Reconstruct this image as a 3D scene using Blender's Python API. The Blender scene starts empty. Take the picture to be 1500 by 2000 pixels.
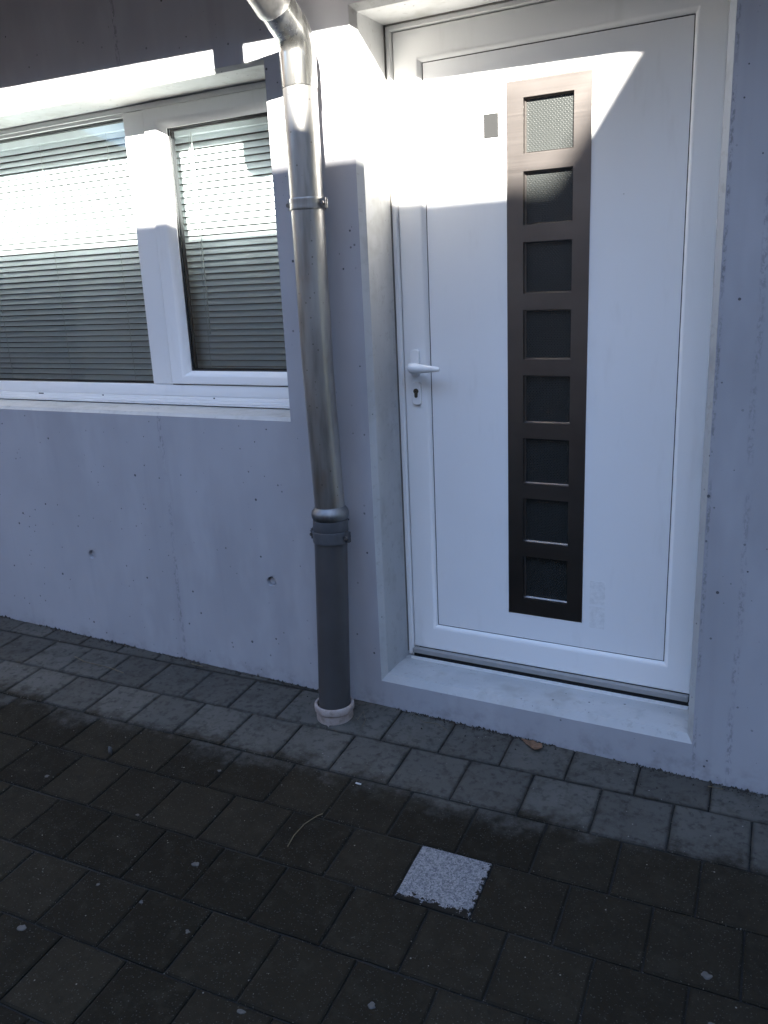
import bpy, bmesh, math, random
from mathutils import Vector, Matrix
random.seed(7)
S = bpy.context.scene
COL = S.collection

# ------------------------------------------------------------------ camera
cam_d = bpy.data.cameras.new('camera')
cam = bpy.data.objects.new('camera', cam_d); COL.objects.link(cam)
CAM = Vector((1.18696, -2.34412, 1.45547))
FW = Vector((-0.46201687, 0.84625034, -0.26533146))
RT = Vector((0.88262194, 0.46799449, -0.04426812))
UP = Vector((-0.08671175, 0.25463999, 0.96314046))
cam.matrix_world = Matrix(((RT.x, UP.x, -FW.x, CAM.x), (RT.y, UP.y, -FW.y, CAM.y), (RT.z, UP.z, -FW.z, CAM.z), (0, 0, 0, 1)))
cam_d.sensor_fit = 'HORIZONTAL'; cam_d.sensor_width = 36.0; cam_d.lens = 36.0 * 1628.72 / 1500.0
cam_d.clip_start = 0.02; cam_d.clip_end = 500
S.camera = cam

# ------------------------------------------------------------------ light
SX, TZ = 0.42, 0.63                     # sunlight shifts by -SX in x and -TZ in z per metre towards the wall
to_sun = Vector((SX, -1.0, TZ)).normalized()
elev = math.asin(to_sun.z); azim = math.atan2(to_sun.x, to_sun.y)
W = bpy.data.worlds.new('World'); S.world = W; W.use_nodes = True
nt = W.node_tree; nt.nodes.clear()
sky = nt.nodes.new('ShaderNodeTexSky'); sky.sky_type = 'NISHITA'; sky.sun_disc = False
sky.sun_elevation = elev; sky.sun_rotation = azim; sky.air_density = 1.0; sky.dust_density = 0.3; sky.ozone_density = 3.0
bg = nt.nodes.new('ShaderNodeBackground'); bg.inputs['Strength'].default_value = 0.055
wo = nt.nodes.new('ShaderNodeOutputWorld')
nt.links.new(sky.outputs['Color'], bg.inputs['Color']); nt.links.new(bg.outputs['Background'], wo.inputs['Surface'])
sun_d = bpy.data.lights.new('sun', 'SUN'); sun_d.energy = 5.0; sun_d.angle = math.radians(0.5); sun_d.color = (1.0, 0.95, 0.86)
sun = bpy.data.objects.new('sun', sun_d); COL.objects.link(sun)
sun.rotation_euler = (-to_sun).to_track_quat('-Z', 'Y').to_euler(); sun.location = (4, -8, 7)
S.view_settings.view_transform = 'Standard'; S.view_settings.look = 'None'; S.view_settings.gamma = 1.0
S.view_settings.use_curve_mapping = False
S.view_settings.exposure = 4.05
S.cycles.max_bounces = 5; S.cycles.diffuse_bounces = 4; S.cycles.glossy_bounces = 4; S.cycles.transparent_max_bounces = 8

# ------------------------------------------------------------------ material helpers
def new_mat(name):
    m = bpy.data.materials.new(name); m.use_nodes = True
    t = m.node_tree; b = t.nodes.get('Principled BSDF')
    return m, t, b
class NT:
    def __init__(s, t): s.t = t
    def n(s, typ, **kw):
        o = s.t.nodes.new(typ)
        for k, v in kw.items(): setattr(o, k, v)
        return o
    def link(s, a, b): s.t.links.new(a, b)
    def val(s, sock, v):
        if hasattr(v, 'is_output') or hasattr(v, 'links'): s.link(v, sock)
        else: sock.default_value = v
    def math(s, op, a, b=0.0, c=None, clamp=False):
        o = s.n('ShaderNodeMath', operation=op); o.use_clamp = clamp
        s.val(o.inputs[0], a); s.val(o.inputs[1], b)
        if c is not None: s.val(o.inputs[2], c)
        return o.outputs[0]
    def noise(s, vec, scale, detail=4.0, rough=0.55, dim='3D'):
        o = s.n('ShaderNodeTexNoise'); o.inputs['Scale'].default_value = scale; o.inputs['Detail'].default_value = min(detail, 3.0)
        o.inputs['Roughness'].default_value = rough
        if vec is not None: s.link(vec, o.inputs['Vector'])
        return o.outputs['Fac']
    def voro(s, vec, scale, feature='F1', rnd=1.0):
        o = s.n('ShaderNodeTexVoronoi', feature=feature); o.inputs['Scale'].default_value = scale; o.inputs['Randomness'].default_value = rnd
        if vec is not None: s.link(vec, o.inputs['Vector'])
        return o
    def ramp(s, fac, stops):
        o = s.n('ShaderNodeValToRGB'); e = o.color_ramp.elements
        while len(e) > 1: e.remove(e[-1])
        e[0].position = stops[0][0]; e[0].color = col4(stops[0][1])
        for p, c in stops[1:]:
            x = e.new(p); x.color = col4(c)
        s.link(fac, o.inputs['Fac']); return o.outputs['Color']
    def smooth(s, x, a, b):
        o = s.n('ShaderNodeMapRange', interpolation_type='SMOOTHSTEP')
        s.val(o.inputs['Value'], x); o.inputs['From Min'].default_value = a; o.inputs['From Max'].default_value = b
        return o.outputs['Result']
    def mix(s, fac, a, b, blend='MIX'):
        o = s.n('ShaderNodeMix', data_type='RGBA', blend_type=blend)
        s.val(o.inputs['Factor'], fac)
        for sk, v in ((o.inputs[6], a), (o.inputs[7], b)):
            if isinstance(v, (tuple, list)): sk.default_value = col4(v)
            else: s.link(v, sk)
        return o.outputs[2]
    def bump(s, h, strength=0.3, dist=0.002, prev=None):
        o = s.n('ShaderNodeBump'); o.inputs['Strength'].default_value = strength; o.inputs['Distance'].default_value = dist
        s.link(h, o.inputs['Height'])
        if prev is not None: s.link(prev, o.inputs['Normal'])
        return o.outputs['Normal']
    def pos(s): return s.n('ShaderNodeNewGeometry').outputs['Position']
    def sep(s, v):
        o = s.n('ShaderNodeSeparateXYZ'); s.link(v, o.inputs[0]); return o.outputs
    def obj(s): return s.n('ShaderNodeTexCoord').outputs['Object']
    def scale(s, v, xyz):
        o = s.n('ShaderNodeMapping'); o.inputs['Scale'].default_value = xyz; s.link(v, o.inputs['Vector']); return o.outputs[0]
def col4(c):
    if isinstance(c, (int, float)): return (c, c, c, 1)
    return tuple(c) + (1,) if len(c) == 3 else tuple(c)

MAT = {}
def plain(name, base, rough=0.5, metal=0.0, var=0.06, scale=9.0, bump=0.0, bscale=300.0, spec=0.5):
    """Base colour with gentle mottling and fine relief."""
    m, t, b = new_mat(name); N = NT(t); p = N.pos()
    f = N.noise(p, scale, 5, 0.6)
    lo = tuple(c * (1 - var) for c in base); hi = tuple(min(1, c * (1 + var)) for c in base)
    N.link(N.ramp(f, [(0.3, lo), (0.7, hi)]), b.inputs['Base Color'])
    b.inputs['Metallic'].default_value = metal; b.inputs['Specular IOR Level'].default_value = spec
    r = N.noise(p, scale * 2.3, 4, 0.6)
    N.link(N.math('MULTIPLY_ADD', r, 0.16 * (0.5 + rough), rough - 0.08 * (0.5 + rough)), b.inputs['Roughness'])
    if bump: N.link(N.bump(N.noise(p, bscale, 3), bump, 0.001), b.inputs['Normal'])
    MAT[name] = m; return m

def concrete(name, base, face=False, pore=1.0):
    m, t, b = new_mat(name); N = NT(t); p = N.pos(); x, y, z = N.sep(p)
    big = N.noise(p, 1.4, 5, 0.6); mid = N.noise(N.scale(p, (6, 6, 2.2)), 1.0, 5, 0.65); fine = N.noise(p, 160, 4, 0.6)
    c = N.ramp(big, [(0.25, tuple(k * 0.84 for k in base)), (0.75, tuple(k * 1.10 for k in base))])
    c = N.mix(N.smooth(mid, 0.42, 0.72), c, tuple(k * 1.06 for k in base))
    c = N.mix(N.math('MULTIPLY', N.smooth(N.noise(N.scale(p, (9, 9, 0.7)), 1.0, 4, 0.6), 0.58, 0.78), 0.32), c, (base[0] * .72, base[1] * .71, base[2] * .70))
    # air holes left in the cast surface
    v = N.voro(p, 26.0)
    gate = N.smooth(N.noise(p, 3.1, 3), 0.34, 0.58)
    size = N.math('MULTIPLY_ADD', N.sep(v.outputs['Color'])[0], 0.125, 0.02)
    size = N.math('MULTIPLY', size, N.math('MULTIPLY', gate, N.math('GREATER_THAN', N.sep(v.outputs['Color'])[1], 0.70)))
    hole = N.math('MULTIPLY', N.math('LESS_THAN', v.outputs['Distance'], size), pore)
    v2 = N.voro(p, 72.0)
    hole2 = N.math('LESS_THAN', v2.outputs['Distance'], N.math('MULTIPLY', N.math('GREATER_THAN', N.sep(v2.outputs['Color'])[0], 0.91), N.math('MULTIPLY_ADD', N.sep(v2.outputs['Color'])[1], 0.20, 0.06)))
    hole2 = N.math('MULTIPLY', hole2, N.smooth(N.noise(p, 4.7, 3), 0.42, 0.58))
    holes = N.math('MAXIMUM', hole, N.math('MULTIPLY', hole2, 0.75))
    h = N.math('SUBTRACT', N.math('MULTIPLY', fine, 0.18), N.math('MULTIPLY', holes, 1.0))
    if face:
        # board joints of the formwork: ragged vertical lines of grout
        wob = N.math('MULTIPLY_ADD', N.noise(p, 2.5, 2), 0.03, -0.015)
        crumb = N.noise(N.scale(p, (90, 90, 45)), 1.0, 5, 0.75)
        tot = None
        for sx, wd, st in ((-1.037, 0.013, 1.0), (1.012, 0.012, 0.85), (0.917, 0.007, 1.0)):
            d = N.math('ABSOLUTE', N.math('ADD', N.math('SUBTRACT', x, sx), wob if sx != 0.917 else N.math('MULTIPLY', wob, 0.25)))
            band = N.math('SUBTRACT', 1.0, N.smooth(d, wd * 0.25, wd))
            k = N.math('MULTIPLY', N.math('MULTIPLY', band, N.smooth(crumb, 0.45, 0.60)), st)
            k = N.math('MULTIPLY', k, N.smooth(N.noise(N.scale(p, (3, 3, 5 if sx > 0 else 2.2)), 1.0, 3), 0.36, 0.60))
            tot = k if tot is None else N.math('MAXIMUM', tot, k)
        c = N.mix(N.math('MULTIPLY', tot, 0.62), c, tuple(k * 0.36 for k in base))
        h = N.math('SUBTRACT', h, N.math('MULTIPLY', N.math('MULTIPLY', band, crumb), 0.5))
        # splash dirt just above the paving
        dirt = N.math('MULTIPLY', N.math('SUBTRACT', 1.0, N.smooth(z, 0.0, 0.10)), N.smooth(N.noise(p, 14, 5, 0.7), 0.42, 0.75))
        c = N.mix(N.math('MULTIPLY', dirt, 0.4), c, (0.11, 0.10, 0.09))
    else:
        dirt = N.math('MAXIMUM', N.smooth(N.noise(p, 7.0, 6, 0.7), 0.50, 0.74), N.math('MULTIPLY', N.smooth(N.noise(p, 38.0, 5, 0.7), 0.56, 0.72), 0.8))
        c = N.mix(N.math('MULTIPLY', dirt, 0.5), c, (base[0] * .62, base[1] * .60, base[2] * .54))
    c = N.mix(N.math('MULTIPLY', holes, 0.85), c, (0.05, 0.05, 0.055))
    N.link(c, b.inputs['Base Color']); b.inputs['Roughness'].default_value = 0.82; b.inputs['Specular IOR Level'].default_value = 0.3
    N.link(N.bump(h, 0.75, 0.0025), b.inputs['Normal'])
    MAT[name] = m; return m

concrete('concrete_face', (0.360, 0.360, 0.382), True)
concrete('concrete_reveal', (0.425, 0.43, 0.43), False, 0.7)

def upvc(name, base, rough=0.32):
    m, t, b = new_mat(name); N = NT(t); p = N.pos()
    f = N.noise(p, 2.0, 4, 0.6); s2 = N.noise(N.scale(p, (14, 14, 3)), 1.0, 6, 0.7)
    c = N.ramp(f, [(0.3, tuple(k * .965 for k in base)), (0.7, base)])
    c = N.mix(N.math('MULTIPLY', N.smooth(s2, 0.55, 0.85), 0.20), c, (0.45, 0.43, 0.39))
    v = N.voro(p, 34.0); k = N.sep(v.outputs['Color'])
    spot = N.math('LESS_THAN', v.outputs['Distance'], N.math('MULTIPLY', N.math('GREATER_THAN', k[0], 0.965), N.math('MULTIPLY', k[1], 0.07)))
    c = N.mix(N.math('MULTIPLY', spot, 0.6), c, (0.25, 0.22, 0.18))
    N.link(c, b.inputs['Base Color'])
    N.link(N.math('MULTIPLY_ADD', s2, 0.22, rough - 0.08), b.inputs['Roughness'])
    N.link(N.bump(N.noise(p, 45, 3), 0.05, 0.0008), b.inputs['Normal'])
    MAT[name] = m; return m
upvc('white_upvc', (0.80, 0.80, 0.795))
upvc('white_panel', (0.80, 0.805, 0.81), 0.30)
plain('black_gasket', (0.018, 0.018, 0.02), 0.55)
plain('aluminium', (0.72, 0.72, 0.72), 0.45, 0.15, 0.08, 30, 0.05)
plain('grey_weather_bar', (0.34, 0.335, 0.325), 0.5, 0.3)
plain('gap_shade', (0.012, 0.012, 0.013), 0.8)  # near-black colour put in for the shade inside gaps, slots and keyhole
plain('slat_white', (0.62, 0.655, 0.67), 0.42, 0, 0.05, 5)
plain('cord', (0.50, 0.52, 0.50), 0.7)
plain('sticker_grey', (0.013, 0.0135, 0.014), 0.7, 0, 0.05, 20, spec=0.1)
plain('room', (0.22, 0.20, 0.17), 0.8)
plain('room_floor', (0.16, 0.12, 0.08), 0.5)
plain('pvc_grey', (0.056, 0.053, 0.053), 0.42, 0, 0.10, 7, 0.06, 120)
plain('bolt_steel', (0.16, 0.155, 0.15), 0.45, 0.8, 0.25, 60)
plain('soil', (0.035, 0.028, 0.022), 0.95, 0, 0.4, 60)
plain('gum', (0.062, 0.058, 0.052), 0.75, 0, 0.25, 60, 0.4, 200)
plain('grit_pale', (0.12, 0.11, 0.09), 0.9, 0, 0.4, 90)
plain('straw', (0.11, 0.085, 0.045), 0.7, 0, 0.2, 60)
plain('render_brown', (0.23, 0.17, 0.13), 0.85, 0, 0.10, 3, 0.3, 60)
plain('roof_tile', (0.09, 0.06, 0.05), 0.75, 0, 0.25, 6, 0.3, 40)
plain('soffit_wood', (0.22, 0.13, 0.07), 0.6, 0, 0.15, 12)
plain('dark_pane', (0.02, 0.022, 0.025), 0.08)
plain('tape_mark', (0.735, 0.735, 0.73), 0.6, 0, 0.10, 60)

def zinc(name, base, stain=True, rb=0.30):
    m, t, b = new_mat(name); N = NT(t); p = N.pos()
    a = N.noise(N.scale(p, (22, 22, 3.2)), 1.0, 6, 0.68); c2 = N.noise(p, 60, 4, 0.6); pt = N.noise(N.scale(p, (12, 12, 5)), 1.0, 4, 0.6)
    c = N.ramp(a, [(0.30, tuple(k * 0.66 for k in base)), (0.52, base), (0.75, tuple(min(1, k * 1.18) for k in base))])
    if stain:
        c = N.mix(N.math('MULTIPLY', N.smooth(pt, 0.50, 0.72), 0.55), c, (base[0] * .82, base[1] * .66, base[2] * .54))
        v = N.voro(p, 75); k = N.sep(v.outputs['Color'])
        sp = N.math('LESS_THAN', v.outputs['Distance'], N.math('MULTIPLY', N.math('GREATER_THAN', k[0], 0.90), 0.20))
        c = N.mix(N.math('MULTIPLY', sp, 0.6), c, (0.10, 0.09, 0.08))
    N.link(c, b.inputs['Base Color']); b.inputs['Metallic'].default_value = 0.97
    N.link(N.math('MULTIPLY_ADD', a, 0.24, rb), b.inputs['Roughness'])
    N.link(N.bump(N.math('ADD', N.math('MULTIPLY', a, 0.6), N.math('MULTIPLY', c2, 0.2)), 0.10, 0.002), b.inputs['Normal'])
    MAT[name] = m; return m
zinc('zinc', (0.36, 0.355, 0.345)); zinc('zinc_bright', (0.40, 0.40, 0.385), False, 0.15); zinc('zinc_dull', (0.22, 0.225, 0.23), True, 0.40)
plain('clamp_grey', (0.072, 0.074, 0.080), 0.45, 0, 0.12, 30)

# beige clay-coloured drain socket
m, t, b = new_mat('drain_beige'); N = NT(t); p = N.pos()
f = N.noise(p, 34, 5, 0.7)
N.link(N.ramp(f, [(0.30, (0.22, 0.17, 0.14)), (0.50, (0.33, 0.275, 0.25)), (0.75, (0.38, 0.33, 0.305))]), b.inputs['Base Color'])
b.inputs['Roughness'].default_value = 0.6; MAT['drain_beige'] = m

# brushed steel strip on the door
m, t, b = new_mat('brushed_steel'); N = NT(t); p = N.pos()
br = N.noise(N.scale(p, (3.0, 3.0, 420.0)), 1.0, 3, 0.6); bl = N.noise(p, 5, 4, 0.6)
N.link(N.ramp(bl, [(0.3, (0.19, 0.172, 0.162)), (0.7, (0.235, 0.213, 0.202))]), b.inputs['Base Color'])
b.inputs['Metallic'].default_value = 1.0; b.inputs['Anisotropic'].default_value = 0.4
N.link(N.math('MULTIPLY_ADD', br, 0.10, 0.26), b.inputs['Roughness'])
N.link(N.bump(br, 0.04, 0.0006), b.inputs['Normal']); MAT['brushed_steel'] = m

# pimpled obscured glass in the door
m, t, b = new_mat('pimpled_glass'); N = NT(t); x, y, z = N.sep(N.pos())
sxn = N.math('SINE', N.math('MULTIPLY', x, 2 * math.pi / 0.0095)); szn = N.math('SINE', N.math('MULTIPLY', z, 2 * math.pi / 0.0105))
dots = N.smooth(N.math('MULTIPLY', sxn, szn), 0.25, 0.95)
N.link(N.mix(dots, (0.020, 0.022, 0.0215), (0.007, 0.0075, 0.0070)), b.inputs['Base Color']); b.inputs['Roughness'].default_value = 0.22
b.inputs['Specular IOR Level'].default_value = 0.6
N.link(N.bump(dots, 0.40, 0.0010), b.inputs['Normal']); MAT['pimpled_glass'] = m

# window glass: a thin clear sheet
m, t, b = new_mat('window_glass'); N = NT(t)
tr = N.n('ShaderNodeBsdfTransparent'); tr.inputs['Color'].default_value = (0.91, 0.955, 0.955, 1)
gl = N.n('ShaderNodeBsdfGlossy'); gl.inputs['Roughness'].default_value = 0.0
fr = N.n('ShaderNodeFresnel'); fr.inputs['IOR'].default_value = 1.52
mx = N.n('ShaderNodeMixShader')
N.link(N.math('MULTIPLY', fr.outputs[0], 1.5, clamp=True), mx.inputs[0]); N.link(tr.outputs[0], mx.inputs[1]); N.link(gl.outputs[0], mx.inputs[2])
t.nodes.remove(b); N.link(mx.outputs[0], t.nodes['Material Output'].inputs['Surface']); MAT['window_glass'] = m

# paving
TH = 0.0564; E1 = (math.cos(TH), math.sin(TH)); E2 = (math.sin(TH), -math.cos(TH))
PU, PV = 0.2046, 0.2026
def gz(x, y): return -0.0146 * x + 0.0634 * y
def paver_mat(name, sheet=False):
    m, t, b = new_mat(name); N = NT(t); p = N.pos(); x, y, z = N.sep(p)
    rnd = N.n('ShaderNodeObjectInfo').outputs['Random'] if not sheet else None
    e2 = N.math('ADD', N.math('MULTIPLY', x, E2[0]), N.math('MULTIPLY', y, E2[1]))
    grit = N.noise(p, 260, 3, 0.7); blotch = N.noise(p, 6.5, 5, 0.65); edge = N.noise(p, 16, 5, 0.7); mid = N.noise(p, 45, 4, 0.6)
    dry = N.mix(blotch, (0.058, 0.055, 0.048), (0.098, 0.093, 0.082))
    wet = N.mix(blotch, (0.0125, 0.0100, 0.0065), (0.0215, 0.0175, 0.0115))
    if rnd is not None:
        k = N.math('MULTIPLY_ADD', rnd, 0.62, 0.69)
        cm = N.n('ShaderNodeCombineColor'); [N.link(k, cm.inputs[i]) for i in range(3)]
        dry = N.mix(0.55, dry, cm.outputs[0], 'MULTIPLY'); wet = N.mix(1.0, wet, cm.outputs[0], 'MULTIPLY')
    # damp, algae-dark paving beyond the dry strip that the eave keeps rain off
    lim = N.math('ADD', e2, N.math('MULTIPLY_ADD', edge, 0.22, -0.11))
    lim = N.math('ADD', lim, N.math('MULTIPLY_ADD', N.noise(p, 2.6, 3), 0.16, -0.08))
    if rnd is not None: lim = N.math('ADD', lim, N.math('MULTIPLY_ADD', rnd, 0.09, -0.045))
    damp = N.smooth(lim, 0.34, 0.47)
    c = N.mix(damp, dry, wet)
    c = N.mix(N.math('MULTIPLY', N.smooth(mid, 0.50, 0.70), 0.45), c, (0.012, 0.011, 0.008))
    c = N.mix(N.math('MULTIPLY', N.smooth(N.noise(p, 19, 5, 0.7), 0.48, 0.70), 0.40), c, (0.030, 0.026, 0.018))
    ox, oy, oz = N.sep(N.obj())
    ed = N.math('MINIMUM', N.math('SUBTRACT', PU / 2, N.math('ABSOLUTE', ox)), N.math('SUBTRACT', PV / 2, N.math('ABSOLUTE', oy)))
    rim = N.math('SUBTRACT', 1.0, N.smooth(N.math('SUBTRACT', ed, N.math('MULTIPLY', mid, 0.014)), -0.004, 0.008))
    c = N.mix(N.math('MULTIPLY', rim, 0.32), c, (0.014, 0.012, 0.008))
    v = N.voro(p, 420); k3 = N.sep(v.outputs['Color'])
    c = N.mix(N.math('MULTIPLY', N.math('GREATER_THAN', k3[0], 0.955), N.math('MULTIPLY', k3[1], 0.55)), c, (0.09, 0.088, 0.08))
    v4 = N.voro(p, 150); k4 = N.sep(v4.outputs['Color'])
    sp = N.math('LESS_THAN', v4.outputs['Distance'], N.math('MULTIPLY', N.math('GREATER_THAN', k4[0], 0.988), N.math('MULTIPLY', k4[1], 0.35)))
    c = N.mix(N.math('MULTIPLY', sp, 0.7), c, (0.22, 0.21, 0.19))
    N.link(c, b.inputs['Base Color'])
    b.inputs['Roughness'].default_value = 0.92; b.inputs['Specular IOR Level'].default_value = 0.08
    N.link(N.bump(N.math('ADD', N.math('MULTIPLY', grit, 0.8), N.math('MULTIPLY', mid, 0.6)), 0.55, 0.0022), b.inputs['Normal'])
    MAT[name] = m; return m
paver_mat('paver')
# ground sheet: joint sand near the house, the same paving pattern farther off
m, t, b = new_mat('ground'); N = NT(t); p = N.pos(); x, y, z = N.sep(p)
mp = N.n('ShaderNodeMapping'); mp.inputs['Rotation'].default_value = (0, 0, -TH); N.link(p, mp.inputs['Vector'])
bk = N.n('ShaderNodeTexBrick'); bk.inputs['Scale'].default_value = 1.0; bk.inputs['Brick Width'].default_value = 0.2046; bk.inputs['Row Height'].default_value = 0.2026
bk.inputs['Mortar Size'].default_value = 0.004; bk.inputs['Color1'].default_value = (0.015, 0.013, 0.010, 1); bk.inputs['Color2'].default_value = (0.019, 0.016, 0.012, 1); bk.inputs['Mortar'].default_value = (0.006, 0.005, 0.004, 1)
N.link(mp.outputs[0], bk.inputs['Vector'])
near = N.math('MULTIPLY', N.math('GREATER_THAN', y, -1.95), N.math('LESS_THAN', N.math('ABSOLUTE', N.math('ADD', x, 0.5)), 2.5))
sand = N.ramp(N.noise(p, 120, 4, 0.7), [(0.35, (0.006, 0.0055, 0.0045)), (0.7, (0.016, 0.014, 0.011))])
N.link(N.mix(near, bk.outputs['Color'], sand), b.inputs['Base Color']); b.inputs['Roughness'].default_value = 0.95
N.link(N.bump(N.noise(p, 200, 4, 0.7), 0.6, 0.003), b.inputs['Normal']); MAT['ground'] = m
# pale granite slab with grime creeping in from its edges
m, t, b = new_mat('granite'); N = NT(t); p = N.obj(); x, y, z = N.sep(p)
g1 = N.voro(p, 330); g2 = N.noise(p, 130, 4, 0.75); g3 = N.noise(p, 70, 5, 0.75)
c = N.ramp(N.sep(g1.outputs['Color'])[0], [(0.0, (0.08, 0.08, 0.086)), (0.25, (0.145, 0.142, 0.145)), (0.5, (0.19, 0.184, 0.186)), (1.0, (0.25, 0.242, 0.236))])
c = N.mix(N.math('MULTIPLY', N.smooth(g2, 0.56, 0.70), 0.6), c, (0.10, 0.105, 0.12))
c = N.mix(N.math('MULTIPLY', N.smooth(g3, 0.48, 0.64), 0.75), c, (0.085, 0.086, 0.095))
ed = N.math('MINIMUM', N.math('ADD', y, 0.099), N.math('SUBTRACT', 0.112, x))
gr = N.math('SUBTRACT', 1.0, N.smooth(N.math('SUBTRACT', ed, N.math('MULTIPLY', N.math('SUBTRACT', N.noise(p, 45, 6, 0.8), 0.34), 0.10)), -0.002, 0.004))
c = N.mix(gr, c, (0.015, 0.0125, 0.009))
N.link(c, b.inputs['Base Color']); b.inputs['Roughness'].default_value = 0.85; b.inputs['Specular IOR Level'].default_value = 0.1
N.link(N.bump(g2, 0.4, 0.0015), b.inputs['Normal']); MAT['granite'] = m
plain('leaf_brown', (0.14, 0.075, 0.04), 0.7, 0, 0.3, 60, 0.4, 90)

# ------------------------------------------------------------------ mesh helpers
def tag(o, label=None, cat=None, group=None, kind=None):
    if label: o['label'] = label
    if cat: o['category'] = cat
    if group: o['group'] = group
    if kind: o['kind'] = kind
    return o
def link(name, me, parent=None):
    o = bpy.data.objects.new(name, me); COL.objects.link(o)
    if parent is not None:
        o.parent = parent
        o.matrix_parent_inverse = parent.matrix_world.inverted() if parent.type != 'EMPTY' else Matrix.Translation(-parent.location)
    return o
def build(name, bm, mat, parent=None, smooth=False, flip=True):
    if flip: bmesh.ops.recalc_face_normals(bm, faces=bm.faces)
    me = bpy.data.meshes.new(name); bm.to_mesh(me); bm.free()
    me.materials.append(MAT[mat] if isinstance(mat, str) else mat)
    if smooth:
        for f in me.polygons: f.use_smooth = True
        me.set_sharp_from_angle(angle=math.radians(38))
    return link(name, me, parent)
def empty(name, loc):
    o = bpy.data.objects.new(name, None); o.location = loc; o.empty_display_size = 0.1; COL.objects.link(o); return o
def box(bm, x0, x1, y0, y1, z0, z1, bev=0.0, seg=2):
    vs = [bm.verts.new((x, y, z)) for z in (z0, z1) for y in (y0, y1) for x in (x0, x1)]
    fs = [bm.faces.new([vs[i] for i in q]) for q in ((0, 2, 3, 1), (4, 5, 7, 6), (0, 1, 5, 4), (2, 6, 7, 3), (0, 4, 6, 2), (1, 3, 7, 5))]
    if bev:
        es = list({e for f in fs for e in f.edges})
        bmesh.ops.bevel(bm, geom=es, offset=bev, segments=seg, profile=0.5, affect='EDGES')
    return vs
def ring(bm, r, prev=None):
    """r = (x0, x1, z0, z1, y): a rectangular loop; joined to the previous loop."""
    x0, x1, z0, z1, y = r
    v = [bm.verts.new(q) for q in ((x0, y, z0), (x1, y, z0), (x1, y, z1), (x0, y, z1))]
    if prev:
        for i in range(4):
            j = (i + 1) % 4; bm.faces.new((prev[i], prev[j], v[j], v[i]))
    return v
def loops(bm, rs, cap=False, close=False):
    v = None; first = None
    for r in rs:
        v = ring(bm, r, v)
        if first is None: first = v
    if cap: bm.faces.new(v)
    if close:
        for i in range(4):
            j = (i + 1) % 4; bm.faces.new((v[i], v[j], first[j], first[i]))
def lathe(bm, prof, c, n=40, axis=None):
    """Revolve (r, z) pairs about a vertical line through c (x, y), or c as a function of z."""
    cf = c if callable(c) else (lambda z: c)
    prev = None
    for r, z in prof:
        cx, cy = cf(z)
        v = [bm.verts.new((cx + r * math.cos(2 * math.pi * i / n), cy + r * math.sin(2 * math.pi * i / n), z)) for i in range(n)]
        if prev:
            for i in range(n): bm.faces.new((prev[i], prev[(i + 1) % n], v[(i + 1) % n], v[i]))
        prev = v
def tube(bm, pts, r, n=32, cap=False):
    """Sweep a circle along pts; r may be a list."""
    pts = [Vector(p) for p in pts]; prev = None; nrm = None
    for k, p in enumerate(pts):
        d = (pts[min(k + 1, len(pts) - 1)] - pts[max(k - 1, 0)]).normalized()
        if nrm is None: nrm = d.orthogonal().normalized()
        nrm = (nrm - d * nrm.dot(d)).normalized(); bi = d.cross(nrm)
        rr = r[k] if isinstance(r, (list, tuple)) else r
        v = [bm.verts.new(p + (nrm * math.cos(2 * math.pi * i / n) + bi * math.sin(2 * math.pi * i / n)) * rr) for i in range(n)]
        if prev:
            for i in range(n): bm.faces.new((prev[i], prev[(i + 1) % n], v[(i + 1) % n], v[i]))
        elif cap: bm.faces.new(list(reversed(v)))
        prev = v
    if cap: bm.faces.new(prev)
def NB(): return bmesh.new()

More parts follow.
